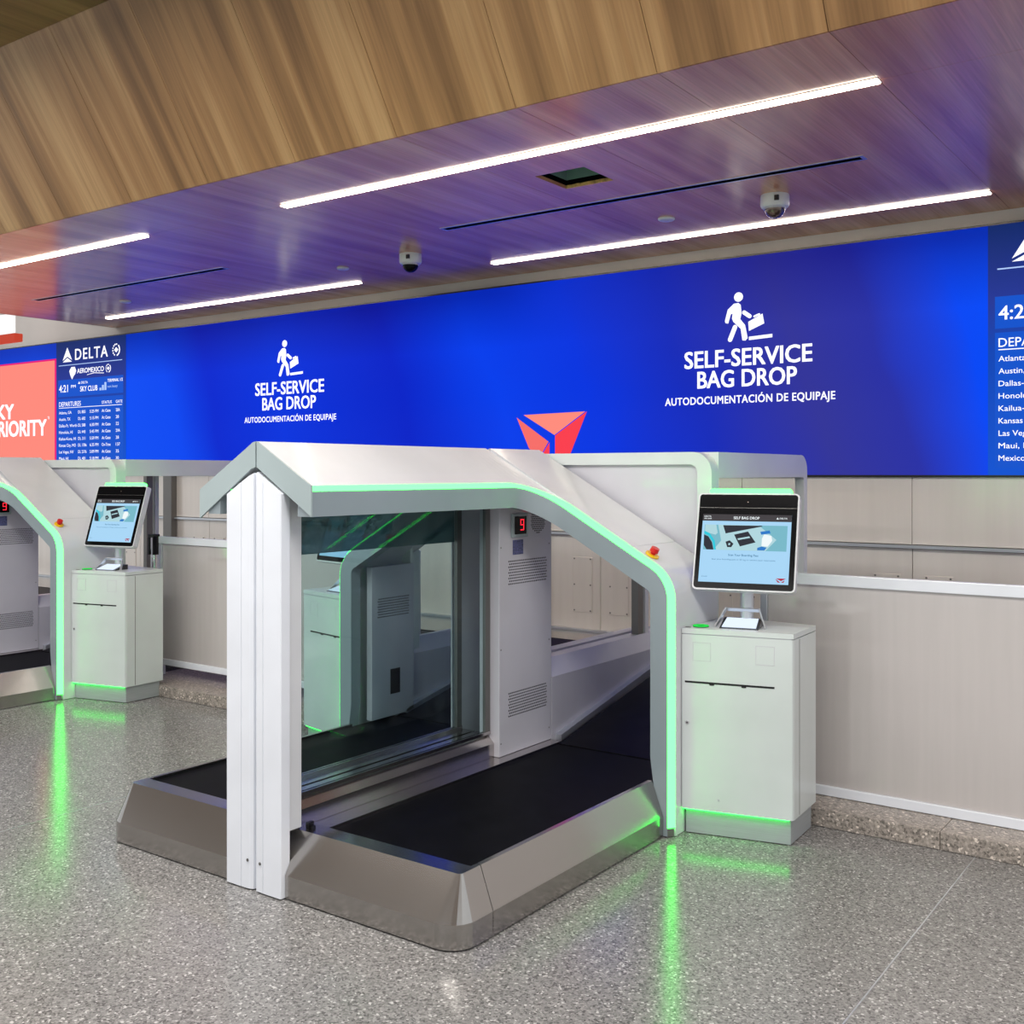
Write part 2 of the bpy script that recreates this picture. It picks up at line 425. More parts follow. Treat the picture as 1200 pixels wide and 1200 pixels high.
# ------------------------------------------------------------ ceiling fittings
def line_light(xa, xb, y, label):
    t = empty('linear_light', ((xa + xb) / 2, y, CE)); h = (xb - xa) / 2
    B().box(-h - .006, h + .006, -.032, -.028, -.003, 0).box(-h - .006, h + .006, .028, .032, -.003, 0)\
       .box(-h - .006, -h - .001, -.034, .034, -.003, 0).box(h + .001, h + .006, -.028, .028, -.003, 0).put('frame', 'white', t)
    B().box(-h, h, -.027, .027, -.009, -.001).put('diffuser', 'lineled', t)
    tag(t, label, 'light', 'glowing light strips in the wood ceiling'); return t
line_light(-5.0, -1.37, 4.54, 'long glowing light strip along the wood fascia, above the near bag drop machine')
line_light(-10.2, -6.40, 4.54, 'glowing light strip at the left edge, front one above the far machine')
line_light(-5.03, -1.385, 6.74, 'thin glowing light strip close to the big screen, beside the pale dome camera')
line_light(-10.16, -6.47, 6.74, 'glowing light strip above the left departures board, nearest the screen')
def slot(xa, xb, y, label):
    t = empty('slot_diffuser', ((xa + xb) / 2, y, CE)); h = (xb - xa) / 2
    B().box(-h, h, -.04, -.026, -.003, 0).box(-h, h, .026, .04, -.003, 0).box(-h, -h + .02, -.026, .026, -.003, 0)\
       .box(h - .02, h, -.026, .026, -.003, 0).put('frame', 'alu', t)
    B().box(-h + .02, h - .02, -.026, .026, -.002, -.0005).put('slot', 'dark', t)
    tag(t, label, 'air vent', 'black slot air diffusers in the ceiling')
slot(-4.61, -1.76, 5.61, 'long black air slot with silver edges beside the square ceiling hole')
slot(-9.68, -6.89, 5.64, 'black air slot between the two left light strips')
def detector(x, y, r, label):
    t = empty('ceiling_disc', (x, y, CE))
    B().lathe((0, 0, 0), [(.001, 0), (r, 0), (r, -.008), (r * .85, -.014), (.001, -.016)], 24).put('cover', 'white', t)
    B().lathe((0, 0, -.0155), [(.001, 0), (r * .3, 0), (r * .3, -.002), (.001, -.002)], 16).put('centre_cap', 'panel', t)
    tag(t, label, 'detector', 'small round white ceiling covers')
detector(-3.233, 6.214, .055, 'small round white cover between the black slot and the pale dome camera')
detector(-9.02, 6.175, .055, 'small round white cover at the left, above the departures board')
detector(-6.13, 6.195, .05, 'small round white cover left of the dark dome camera')
def dome(x, y, mdome, label):
    t = empty('dome_camera', (x, y, CE))
    B().lathe((0, 0, 0), [(.001, 0), (.083, 0), (.085, -.012), (.085, -.06), (.078, -.072), (.058, -.08), (.001, -.08)], 36).put('housing', 'white', t, True)
    prof = [(.001, -.078)] + [(.06 * cos(a), -.08 - .058 * sin(a)) for a in [i * pi / 2 / 7 for i in range(7)]] + [(.001, -.138)]
    B().lathe((0, 0, 0), prof, 30).put('dome', mdome, t, True)
    B().box(.03, .055, -.0865, -.072, -.05, -.02).put('plate', 'black', t)
    B().lathe((0, 0, 0), [(.061, -.076), (.066, -.08), (.066, -.085), (.061, -.085)], 36, True).put('ring', 'alu', t)
    tag(t, label, 'camera'); return t
M['bronze'] = plain('bronze_smoked_dome', srgb(92, 70, 58), .05, coat=1, metal=.5)
dome(-2.44, 6.074, 'bronze', 'white security camera with a see-through bronze dome, nearest the right light strip')
dome(-5.333, 6.105, 'blackglass', 'white security camera with a black dome, left of the long black air slot')
# open access hole in the ceiling
t = empty('access_hatch', ((HX0 + HX1) / 2, (HY0 + HY1) / 2, CE)); a_ = (HX1 - HX0) / 2; b_ = (HY1 - HY0) / 2
M['duct'] = plain('dark_green_duct', srgb(120, 150, 146), .4)
M['rawwood'] = plain('raw_board_edge', srgb(190, 150, 90), .8, var=.4, vscale=40)
bx = B()
for q in ((-a_ - .01, -a_, -b_, b_), (a_, a_ + .01, -b_, b_), (-a_ - .01, a_ + .01, -b_ - .01, -b_), (-a_ - .01, a_ + .01, b_, b_ + .01)): bx.box(q[0], q[1], q[2], q[3], .051, .3)
bx.put('shaft', 'duct', t)
B().box(-a_ - .01, a_ + .01, -b_ - .01, b_ + .01, .3, .31).put('back_plate', 'duct', t)
B().box(.06, .12, b_ - .05, b_ - .01, .06, .14).put('junction_box', 'white', t)
bx = B()
for k in range(10):
    x_ = -a_ + (k + .5) * 2 * a_ / 10
    bx.box(x_ - a_ / 10, x_ + a_ / 10, b_ - random.uniform(.004, .012), b_ - .0008, .001, .019)
bx.put('cut_edge', 'rawwood', t)
tag(t, 'square open hole in the wood ceiling with a rough cut edge', 'hatch')
# hanging lit box at the far left
t = empty('hanging_sign', (-11.9, 6.5, 3.08))
B().box(-.6, .24, 0, .06, .11, .32).put('light_box', 'boxwhite', t)
B().box(-.6, .36, -.02, .08, 0, .09, .005).put('lower_strip', 'orange', t)
B().cyl((-.3, .03, .32), .012, .75).put('hanger', 'darkalu', t); B().cyl((.1, .03, .32), .012, .75).put('hanger', 'darkalu', t)
tag(t, 'white light box with a red lower strip hanging at the left edge below the ceiling', 'sign')

# ------------------------------------------------------------ video wall
VZ0, VZ1, VY = 1.585, 3.15, 7.2
vw = empty('video_wall', (0, 0, 0))
tag(vw, 'long blue video screen on the wall with white self-service bag drop signs', 'screen')
B().box(-15.2, X1 - .05, VY, 7.249, VZ0, VZ1).put('display_panel', 'screen', vw)
B().box(-15.2, X1 - .05, VY - .004, 7.249, VZ1, VZ1 + .012).box(-15.2, X1 - .05, VY - .004, 7.249, VZ0 - .014, VZ0).put('edge_trim', 'black', vw)
def vf(dy):
    return lambda x, d, z: Vector((x, VY - dy - d, z))
def vpoly(polys, name, mat, dy=.003, parent=vw, th=.002):
    b_ = B()
    for p in polys: b_.prism(p, 'y', VY - dy - th, VY - dy)
    return b_.put(name, mat, parent)
def capsule(p, q, r, n=6):
    a = math.atan2(q[1] - p[1], q[0] - p[0])
    return [(q[0] + r * cos(a - pi / 2 + pi * i / n), q[1] + r * sin(a - pi / 2 + pi * i / n)) for i in range(n + 1)] + \
           [(p[0] + r * cos(a + pi / 2 + pi * i / n), p[1] + r * sin(a + pi / 2 + pi * i / n)) for i in range(n + 1)]
def sign(cx):
    f = vf(.004)
    text_fit('SELF-SERVICE', f, cx - .49, cx + .485, 2.372, .128, 'textwhite', vw, .022)
    text_fit('BAG DROP', f, cx - .385, cx + .375, 2.222, .128, 'textwhite', vw, .022)
    text_fit('AUTODOCUMENTACIÓN DE EQUIPAJE', f, cx - .65, cx + .645, 2.103, .058, 'textwhite', vw, .02, spacing=1.08)
    # icon of a walking person lowering a case on a belt; local unit .34 m high
    K = lambda u, v: (cx - .165 + u, 2.545 + v)
    head = [K(*p) for p in arc(.105, .32, .034, 0, 2 * pi, 18)[:-1]]
    torso = [K(.07, .275), K(.105, .277), K(.122, .262), K(.128, .20), K(.118, .16), K(.155, .115), K(.175, .02), K(.158, .003), K(.135, .006), K(.122, .09), K(.065, .145), K(.055, .17), K(.06, .205), K(.045, .20), K(.025, .135), K(.005, .14), K(.0, .155), K(.022, .235)]
    leg = capsule(K(.078, .105), K(.04, .018), .017)
    arm = capsule(K(.148, .205), K(.19, .175), .015)
    case = [K(.185, .07), K(.30, .115), K(.287, .185), K(.18, .135)]
    hand = capsule(K(.225, .17), K(.262, .183), .007)
    belt_ = [K(.185, .004), K(.185, .028), K(.36, .036), K(.36, .012)]
    vpoly([head, torso, leg, arm, case, hand, belt_], 'walking_figure_icon', 'textwhite')
sign(-3.105); sign(-7.855)
# red arrow emblem whose foot is hidden by the machine
vpoly([[(-5.055, 2.075), (-4.461, 2.085), (-4.752, 1.905)]], 'emblem', 'salmonpix', .003)
vpoly([[(-4.445, 2.085), (-4.745, 1.90), (-4.745, 1.62), (-4.66, 1.62)]], 'emblem', 'redpix', .003)
vpoly([[(-5.124, 2.055), (-4.81, 1.852), (-4.90, 1.72), (-5.0, 1.80)]], 'emblem', 'salmonpix2', .003)
vpoly([[(-4.80, 1.845), (-4.89, 1.72), (-4.81, 1.62), (-4.80, 1.62)]], 'emblem', 'redpix', .003)
# coral panel at the left
vpoly([[(-15.15, VZ0), (-11.92, VZ0), (-11.92, 2.945), (-15.15, 2.945)]], 'colour_panel', 'coral', .003)
vpoly([[(-11.92, VZ0), (-11.885, VZ0), (-11.885, 2.96), (-11.92, 2.96)], [(-15.15, 2.945), (-11.885, 2.945), (-11.885, 2.965), (-15.15, 2.965)]], 'colour_edge', 'magenta', .003)
text_fit('SKY', vf(.006), -13.39, -12.82, 2.275, .19, 'textwhite', vw, .03)
text_fit('PRIORITY', vf(.006), -13.34, -12.09, 2.055, .20, 'textwhite', vw, .03)
text_fit('™', vf(.006), -12.07, -12.03, 2.22, .06, 'textwhite', vw, .0)
def delta_tri(cx, zb, h):
    w = h * .56
    return [[(cx, zb + h), (cx + w, zb + h * .12), (cx, zb + h * .38), (cx - w, zb + h * .12)],
            [(cx, zb + h * .28), (cx + w, zb), (cx - w, zb)]]
def globe(cx, cz, r):
    ps = []
    for a0, a1 in ((radians(-80), radians(50)),):
        o_ = arc(cx, cz, r, a0, a1, 8); i_ = arc(cx, cz, r * .78, a1, a0, 8); ps.append(o_ + i_)
    for k_ in range(7):
        a0 = radians(75 + k_ * 26); o_ = arc(cx, cz, r, a0, a0 + .26, 2); i_ = arc(cx, cz, r * .78, a0 + .26, a0, 2); ps.append(o_ + i_)
    ps.append([(cx - r * .55, cz), (cx, cz + r * .42), (cx + r * .55, cz), (cx, cz - r * .42)])
    return ps
rows = [('Atlanta, GA', 'DL 803', '5:25 PM', 'At Gate', '28A'), ('Austin, TX', 'DL 682', '5:15 PM', 'At Gate', '28'), ('Dallas-Ft. Worth', 'DL 588', '6:30 PM', 'At Gate', '22'),
        ('Honolulu, HI', 'DL 443', '5:45 PM', 'At Gate', '29A'), ('Kailua-Kona, HI', 'DL 311', '5:59 PM', 'At Gate', '28'), ('Kansas City, MO', 'DL 1786', '6:35 PM', 'On-Time', '137'),
        ('Las Vegas, NV', 'DL 2376', '5:09 PM', 'At Gate', '35'), ('Maui, HI', 'DL 481', '5:18 PM', 'At Gate', '30'), ('Mexico City', 'DL 624', '5:40 PM', 'At Gate', '36')]
def board(x0):
    w = 1.385
    bd = vpoly([[(x0, VZ0), (x0 + w, VZ0), (x0 + w, VZ1), (x0, VZ1)]], 'departures_board', 'board', .003)
    X = lambda t: x0 + t * w
    f = vf(.0075)
    vpoly([[(X(.03), 2.50), (X(.965), 2.50), (X(.965), 2.70), (X(.03), 2.70)]], 'header_field', 'bluepanel', .0055, bd, .001)
    vpoly([[(X(.03), 1.63), (X(.965), 1.63), (X(.965), 2.475), (X(.03), 2.475)]], 'table_field', 'bluepanel', .0055, bd, .001)
    vpoly(delta_tri(X(.17), 2.91, .17), 'airline_emblem', 'textwhite', .006, bd)
    text_fit('DELTA', f, X(.285), X(.755), 2.925, .135, 'textwhite', bd, .012, spacing=1.15)
    vpoly(globe(X(.87), 2.99, .072), 'alliance_emblem', 'textwhite', .006, bd)
    vpoly([[(X(.04), 2.868), (X(.95), 2.868), (X(.95), 2.876), (X(.04), 2.876)]], 'rule', 'textpale', .006, bd)
    # eagle-head badge and airline name
    vpoly([[(X(.20), 2.80), (X(.23), 2.845), (X(.28), 2.845), (X(.30), 2.80), (X(.285), 2.76), (X(.26), 2.735), (X(.24), 2.70), (X(.215), 2.75)]], 'airline_emblem', 'textwhite', .006, bd)
    text_fit('AEROMEXICO', f, X(.315), X(.70), 2.765, .058, 'textwhite', bd, .016)
    vpoly([[(X(.46), 2.735), (X(.56), 2.75), (X(.70), 2.738), (X(.70), 2.745), (X(.56), 2.757), (X(.46), 2.74)]], 'swoosh', 'textwhite', .006, bd)
    vpoly(globe(X(.76), 2.79, .05), 'alliance_emblem', 'textwhite', .006, bd)
    text_fit('4:21', f, X(.045), X(.18), 2.555, .09, 'textwhite', bd, .012)
    text_fit('PM', f, X(.225), X(.295), 2.60, .035, 'textwhite', bd, .01)
    text_fit('▲ DELTA', f, X(.33), X(.47), 2.64, .028, 'textwhite', bd, .01)
    text_fit('SKY CLUB', f, X(.36), X(.61), 2.55, .062, 'textwhite', bd, .014)
    vpoly([[(X(.64 + .035 * i), 2.545), (X(.665 + .035 * i), 2.545), (X(.665 + .035 * i), 2.575 + .03 * i), (X(.64 + .035 * i), 2.575 + .03 * i)] for i in range(3)], 'occupancy_bars', 'textpale', .0075, bd)
    text_fit('TERMINAL 1/2', f, X(.75), X(.96), 2.635, .035, 'textwhite', bd, .014)
    text_fit('not busy', f, X(.75), X(.89), 2.57, .03, 'textpale', bd, .006)
    text_fit('DEPARTURES', f, X(.045), X(.37), 2.385, .058, 'textwhite', bd, .004)
    text_fit('STATUS', f, X(.67), X(.81), 2.39, .034, 'textwhite', bd, .006)
    text_fit('GATE', f, X(.865), X(.955), 2.39, .034, 'textwhite', bd, .006)
    vpoly([[(X(.045), 2.365), (X(.95), 2.365), (X(.95), 2.371), (X(.045), 2.371)]], 'rule', 'textwhite', .0075, bd)
    cols = (.045, .33, .50, .67, .865)
    for i, r in enumerate(rows):
        z = 2.295 - i * .0775
        for c_, s_ in zip(cols, r):
            text_fit(s_, f, X(c_), X(c_) + len(s_) * .0225 + .012, z, .036, 'textwhite', bd, .004)
board(-11.885); board(-1.49)

# ------------------------------------------------------------ bag drop machine
Y0 = 2.75
RZ = lambda u: 1.695 - .565 * u          # edge plane (top of fascia)
def edge_path():
    """(point, outward normal o, inward depth normal n, inner point) along the machine's open edge"""
    P = []
    ue, yc, r = .29, 4.20, .17
    ys = [2.755, 3.4, yc - r]
    for y in ys: P.append(((ue, y), 0))
    for i in range(1, 8):
        a = pi / 2 * i / 8
        P.append(((ue + r * (1 - cos(a)), yc - r + r * sin(a)), a))
    P.append(((ue + r, yc), pi / 2))
    E = []
    for (u, y), a in P:
        z = RZ(u)
        n = (-cos(a), sin(a) * 1.0)
        o = (sin(a) * .492, 0, .87 if a > .01 else 1.0)
        k = sin(a)
        o = Vector((.492 * k, 0, 1 - .13 * k))
        E.append((Vector((u, y, z)), o, Vector((n[0], n[1], 0)), Vector((u, y, z - .094 - .012 * k))))
    # slope on the front plane down to the shoulder
    n = Vector((0, 1, 0)); so = Vector((.492, 0, .87))
    uo = 1.0; rr = .16; al = math.atan(.565)
    # fillet between slope line and vertical u=uo
    zc = RZ(uo); tl = rr * math.tan((pi / 2 - al) / 2)
    c = Vector((uo - rr, 0, zc - tl))
    ui = .915; ri = .035; ti = ri * math.tan((pi / 2 - al) / 2)
    zi = lambda u: RZ(u) - .106
    ci = Vector((ui - ri, 0, zi(ui) - ti))
    E.append((Vector((.70, yc, RZ(.70))), so, n, Vector((.70, yc, zi(.70)))))
    N = 9
    for i in range(N + 1):
        a = (pi / 2 - al) * (1 - i / N)
        a = pi / 2 - al - (pi / 2 - al) * i / N
        e = Vector((c.x + rr * cos(a), yc, c.z + rr * sin(a))); o = Vector((cos(a), 0, sin(a)))
        ii = Vector((ci.x + ri * cos(a), yc, ci.z + ri * sin(a)))
        E.append((e, o, n, ii))
    for z in (.6, .34): E.append((Vector((uo, yc, z)), Vector((1, 0, 0)), n, Vector((ui, yc, z))))
    E.append((Vector((uo, yc, .004)), Vector((1, 0, 0)), n, Vector((ui + .045, yc, .004))))
    return E
EP = edge_path()
SEG = {'0': (1, 1, 1, 1, 1, 1, 0), '9': (1, 1, 1, 1, 0, 1, 1)}

def machine(xc, s, labels):
    f = lambda u, y, z: (s * u, y - Y0, z)
    R = empty('bag_drop_machine', (xc, Y0, 0))
    Bn = lambda: B(f)
    # --- front post
    p = Bn()
    sec = [(.004, 2.737 + .012), (.012, 2.737), (.05, 2.735), (.0505, 2.739), (.0525, 2.739), (.053, 2.735), (.146, 2.735), (.15, 2.739), (.15, 2.78), (.004, 2.78)]
    if s < 0: sec = [(.004, 2.737 + .03), (.012, 2.745), (.03, 2.737), (.07, 2.735), (.0705, 2.739), (.0725, 2.739), (.073, 2.735), (.156, 2.735), (.16, 2.739), (.16, 2.78), (.004, 2.78)]
    umax = max(q[0] for q in sec)
    zt = lambda u: RZ(u) - .09
    bm = p.bm
    lo = [p.v((u, y, .006)) for u, y in sec]; hi = [p.v((u, y, zt(u))) for u, y in sec]
    bm.faces.new(lo[::-1]); bm.faces.new(hi)
    for i in range(len(sec)): j = (i + 1) % len(sec); bm.faces.new((lo[i], lo[j], hi[j], hi[i]))
    post = p.put('post', 'postwhite', R)
    Bn().prism([(2.78, .245), (2.85, .245), (2.85, 1.56), (2.78, 1.56)], 'x', .01, umax - .012).put('post_cover', 'white', R)
    Bn().cyl((.035, 2.7352, .115), .006, -.002, 'y', 10).put('screw', 'darkalu', post)
    # --- stainless base, front and side plates
    def plates(ya, yb, name, side):
        prof = [(0, 0, .10, .006), (0, 0, .10, .09), (.055, .083, .018, .238), (.075, .165, .004, .238), (.075, .165, .004, .20)]
        rings = []
        for ou, oy, r, z in prof:
            U = .98 - ou; Y = 2.755 + oy
            pts = []
            if not side:
                pts = [(umax + .002, Y), (.5, Y)] + [(U - r + r * cos(a), Y + r - r * sin(a)) for a in [pi / 2 - pi / 2 * i / 8 for i in range(9)]] + [(U, 2.948)]
                pts = [(u, min(y, 2.948)) for u, y in pts]
            else:
                pts = [(U, 2.951), (U, 3.6), (U, 4.198)]
            rings.append([(u, y, z) for u, y in pts])
        b_ = Bn(); b_.strip(rings)
        o = b_.put(name, 'steel', R)
        return o
    plates(0, 0, 'base_front', False); plates(0, 0, 'base_side', True)
    Bn().prism([(2.758, .005), (2.758, .089), (2.84, .2365), (2.93, .2365), (2.93, .005)], 'x', umax - .006, .212).put('base_filler', 'steel', R)
    Bn().prism([(2.782, .005), (2.782, .125), (2.842, .236), (2.93, .236), (2.93, .005)], 'x', .01, umax + .001).put('base_end', 'steel', R)
    Bn().box(.12, .212, 2.93, 4.56, .19, .236).put('inner_rail', 'steel_h', R)
    Bn().prism([(.008, .2), (.118, .2), (.118, .302), (.075, .345), (.008, .345)], 'y', 2.86, 4.118).put('sill', 'steel_h', R)
    Bn().box(.15, .165, 2.862, 2.89, .236, .262).box(.168, .18, 2.87, 2.885, .236, .25).put('latch', 'black', R)
    Bn().box(.21, .906, 2.922, 4.53, .15, .224).put('conveyor_belt', 'belt', R)
    Bn().cyl((.21, 4.545, .20), .018, .70, 'x', 14).put('roller', 'black', R)
    # light seams on the first belt (weighing plate outline)
    Bn().prism([(4.56, .16), (5.95, .47), (5.95, .50), (4.56, .222)], 'x', .20, .90).put('incline_belt', 'belt2', R)
    # --- guards on both sides of the incline, with edge rails
    for ua, ub, nm in ((.02, .15, 'inner_guard'), (.90, .975, 'outer_guard')):
        y1 = 5.93
        if nm == 'inner_guard':
            poly = [(ua, .12), (ub, .12), (ub, .553), (ub - .055, .64), (ua, .64)]
        else:
            poly = [(ub, .12), (ua, .12), (ua, .553), (ua + .04, .64), (ub, .64)]
        gd = Bn().prism(poly, 'y', 4.66 if nm == 'outer_guard' else 4.565, y1).put(nm, 'panel', R)
        e0, e1 = (ub, ub + .035) if nm == 'inner_guard' else (ua - .035, ua)
        Bn().prism([(4.60, .225), (y1, .50), (y1, .53), (4.60, .255)], 'x', e0, e1).put('edge_rail', 'alu', gd)
    # --- sensor towers (inner and outer)
    tw = Bn().box(.03 if s > 0 else .14, .149, 4.112, 4.562, .237, zt(.149) - .005, .003).put('sensor_tower', 'panel', R)
    U = .1492
    fx = lambda d, y, z: (U + d, y, z)
    Bn().box(U, U + .012, 4.205, 4.335, 1.285, 1.40, .002).put('display_frame', 'sage', tw)
    dp = Bn().box(U + .004, U + .0135, 4.222, 4.32, 1.30, 1.387).put('weight_display', 'blackglass', tw)
    dg = Bn()
    def seg7(ch, y_, z_, w_, h_):
        on = SEG[ch]; t_ = .005
        q = [(0, w_, h_ - t_, h_), (w_ - t_, w_, h_ / 2, h_), (w_ - t_, w_, 0, h_ / 2), (0, w_, 0, t_), (0, t_, 0, h_ / 2), (0, t_, h_ / 2, h_), (0, w_, h_ / 2 - t_ / 2, h_ / 2 + t_ / 2)]
        for k_, (a, b2, c, d) in enumerate(q):
            if on[k_]:
                if s > 0: dg.box(U + .0135, U + .0145, y_ + a, y_ + b2, z_ + c, z_ + d)
                else: dg.box(U + .0135, U + .0145, y_ + w_ - b2, y_ + w_ - a, z_ + c, z_ + d)
    seg7('9', 4.268, 1.318, .03, .055)
    dg.put('digits', 'digit', tw)
    Bn().box(U, U + .001, 4.222, 4.31, 1.20, 1.272).put('sticker', 'label', tw)
    def vents(u_, sgn, y0, y1, z0, z1, nx, nz, name='vent_holes'):
        b_ = Bn()
        for j in range(nz):
            for i in range(nx):
                if i % 1 == 0:
                    yy = y0 + (y1 - y0) * (i + (.5 if j % 2 else 0)) / (nx); zz = z0 + (z1 - z0) * j / (nz - 1)
                    b_.cyl((u_, yy, zz), .0042, sgn * .0008, 'x', 6)
        return b_
    v = vents(U, 1, 4.19, 4.52, 1.06, 1.17, 24, 9).put('vent_holes', 'black', tw); v['kind'] = 'stuff'
    v = vents(U, 1, 4.19, 4.52, .42, .53, 24, 9).put('vent_holes', 'black', tw); v['kind'] = 'stuff'
    b_ = Bn(); cy, cz, rr = 4.44, 1.36, .062
    for i in range(-6, 7):
        for j in range(-7, 8):
            yy = (i + (.5 if j % 2 else 0)) * .0115; zz = j * .010
            if math.hypot(yy, zz) < rr: b_.cyl((U, cy + yy, cz + zz), .004, .0008, 'x', 6)
    v = b_.put('speaker_holes', 'black', tw); v['kind'] = 'stuff'
    b_ = Bn()
    for yy in (4.125, 4.54):
        for zz in (.30, .75, 1.24): b_.cyl((U, yy, zz), .004, .001, 'x', 8)
    b_.put('screws', 'darkalu', tw)['kind'] = 'stuff'
    ot = Bn().box(.865, .905, 4.31, 4.66, .237, 1.08, .003).put('sensor_tower', 'panel', R)
    v = vents(.865, -1, 4.36, 4.62, .80, .90, 20, 8).put('vent_holes', 'black', ot); v['kind'] = 'stuff'
    Bn().box(.8635, .8655, 4.46, 4.54, .36, .50).put('sensor_window', 'black', ot)
    # --- glass divider
    Bn().box(.083, .091, 2.85, 4.11, .345, 1.60).put('glass_pane', 'glass', R)
    if s < 0: Bn().box(.093, .099, 2.86, 4.07, 1.262, 1.55).put('glass_header', 'glassdark', R)
    Bn().box(.078, .096, 4.075, 4.11, .345, 1.60).put('glass_post', 'darkalu', R)
    Bn().box(.074, .082, 2.86, 4.11, .345, .36).box(.092, .10, 2.86, 4.11, .345, .36).put('glass_channel', 'steel_h', R)
    # --- front gable plate
    gp = []
    top = RZ(0) + .025
    if s > 0:
        poly = [(.004, top), (.30, top - .296 * .565), (.30, top - .296 * .565 - .115), (.004, top - .098)]
    else:
        poly = [(.004, top), (.02, top - .004), (.05, top - .022), (.335, top - .331 * .565), (.335, top - .331 * .565 - .115), (.06, top - .125), (.03, top - .106), (.004, top - .098)]
    Bn().prism(poly, 'y', 2.746, 2.754).put('gable_plate', 'sage', R)
    # --- fascia band along the open edge
    rings = []
    for e, o, n, ii in EP:
        rings.append([e, ii, ii + n * .07, e + n * .07])
    Bn().tube(rings).put('portal_frame', 'frame', R, True)
    w = .021; wn = .034
    # --- green light strip
    rings = []
    for e, o, n, ii in EP:
        m_ = -n * .002
        if e.z < .02: e = Vector((e.x, e.y, .04))
        rings.append([e - n * .0005, e + o * w + n * wn, e + n * wn])
    Bn().tube(rings).put('led_strip', 'led', R, True)
    Bn().prism([(1.0, 4.2), (1.021, 4.2215), (1.0, 4.2215)], 'z', .004, .038).put('led_end_cap', 'darkalu', R)
    # --- roof over the open bay
    top = RZ(0) + .025
    rings = []
    for e, o, n, ii in EP[:11]:
        q = e + o * w + Vector((0, 0, 0)) ; qi = q
        y_ = min(e.y, 4.197)
        if len(rings) == 0: y_ = 2.756
        rings.append([Vector((.004, y_, top)), qi + n * wn, qi + n * wn - Vector((0, 0, .02)), Vector((.004, y_, top - .09)) ])
    Bn().tube(rings).put('canopy_roof', 'white', R)
    # --- portal roof and shoulder, then side cheek
    def prof(off):
        P_ = [(.004, top - off * 1.15)]
        for e, o, n, ii in EP[10:]:
            q = e + o * (w - off); P_.append((q.x, q.z))
        return P_
    outer, inner = prof(0), prof(.045)
    us = .80
    def cut(P_, lower):
        out = []
        for a, b2 in zip(P_, P_[1:]):
            if a[0] <= us <= b2[0]:
                t_ = (us - a[0]) / (b2[0] - a[0]); m_ = (us, a[1] + t_ * (b2[1] - a[1]))
                i = P_.index(b2)
                return ([m_] + P_[i:]) if lower else (P_[:i] + [m_])
    for lower, nm in ((False, 'portal_roof'), (True, 'side_cheek')):
        A, C = cut(outer, lower), cut(inner, lower)
        g_ = .0015 if lower else 0
        n_ = min(len(A), len(C))
        A, C = A[-n_:] if lower else A[:n_], C[-n_:] if lower else C[:n_]
        rr_ = [[(a[0] + g_ * .8, 4.2345, a[1] - g_), (a[0] + g_ * .8, 4.665, a[1] - g_), (c_[0], 4.665, c_[1]), (c_[0], 4.2345, c_[1])] for a, c_ in zip(A, C)]
        Bn().tube(rr_).put(nm, 'white', R, True)
    # --- rear hood: front frame, inset panel, top, side frame with an open window
    HZ, HU = 1.70, .985
    r = .10
    fo = [(.004, HZ)] + [(HU - r + r * cos(a), HZ - r + r * sin(a)) for a in [pi / 2 - pi / 2 * i / 8 for i in range(9)]] + [(HU, .08)]
    r2 = .04; Hi = HU - .075; Zi = HZ - .06
    fi = [(.004, Zi)] + [(Hi - r2 + r2 * cos(a), Zi - r2 + r2 * sin(a)) for a in [pi / 2 - pi / 2 * i / 8 for i in range(9)]] + [(Hi, .08)]
    Bn().tube([[(a[0], 4.68, a[1]), (a[0], 4.76, a[1]), (c_[0], 4.76, c_[1]), (c_[0], 4.68, c_[1])] for a, c_ in zip(fo, fi)]).put('hood_frame', 'kiosk', R, True)
    Bn().prism([(.004, RZ(.004) - .03), (.004, Zi + .01), (Hi - .03, Zi + .01), (Hi + .01, Zi - .03), (Hi + .01, RZ(Hi) - .05)], 'y', 4.70, 4.715).put('hood_front_panel', 'panel', R)
    # top slab continuing the arch to the wall with a rounded far end
    hr = .09; yb = 5.95
    oy = [(4.761, HZ)] + [(yb - hr + hr * cos(a), HZ - hr + hr * sin(a)) for a in [pi / 2 - pi / 2 * i / 8 for i in range(9)]] + [(yb, .08)]
    ir = .02; iy_, iz_ = yb - .05, 1.575
    iy = [(4.761, iz_)] + [(iy_ - ir + ir * cos(a), iz_ - ir + ir * sin(a)) for a in [pi / 2 - pi / 2 * i / 8 for i in range(9)]] + [(iy_, .08)]
    Bn().tube([[(HU - .002, a[0], a[1]), (.93, a[0], a[1]), (.93, c_[0], c_[1]), (HU - .002, c_[0], c_[1])] for a, c_ in zip(oy, iy)]).put('hood_side_frame', 'white', R, True)
    oy2 = oy[:10]
    Bn().tube([[(.929, a[0], a[1]), (.004, a[0], a[1]), (.004, a[0] - .02 * (i > 4), a[1] - .04 + .01 * (i > 4)), (.929, a[0] - .02 * (i > 4), a[1] - .04 + .01 * (i > 4))] for i, a in enumerate(oy2)]).put('hood_top', 'white', R, True)
    # posts on the rear end of the inner guard
    if s > 0:
        Bn().box(.045, .09, 5.58, 5.64, .641, 1.655).put('rear_post', 'darkalu', R)
        Bn().box(.045, .094, 5.66, 5.70, .641, 1.655).put('rear_post', 'white', R)
    # --- emergency stop
    al = math.atan(.565)
    nrm = Vector((sin(al), 0, cos(al)))
    c0 = Vector((.875, 4.29, RZ(.875) + .0255))
    ex = Vector((cos(al), 0, -sin(al))); ey = Vector((0, 1, 0))
    def disc(b_, rad, h0, h1, n=20, rt=None):
        rt = rad if rt is None else rt
        b_.tube([[c0 + nrm * h + ex * rr_ * cos(2 * pi * i / n) + ey * rr_ * sin(2 * pi * i / n) for i in range(n)] for rr_, h in ((rad, h0), (rt, h1))])
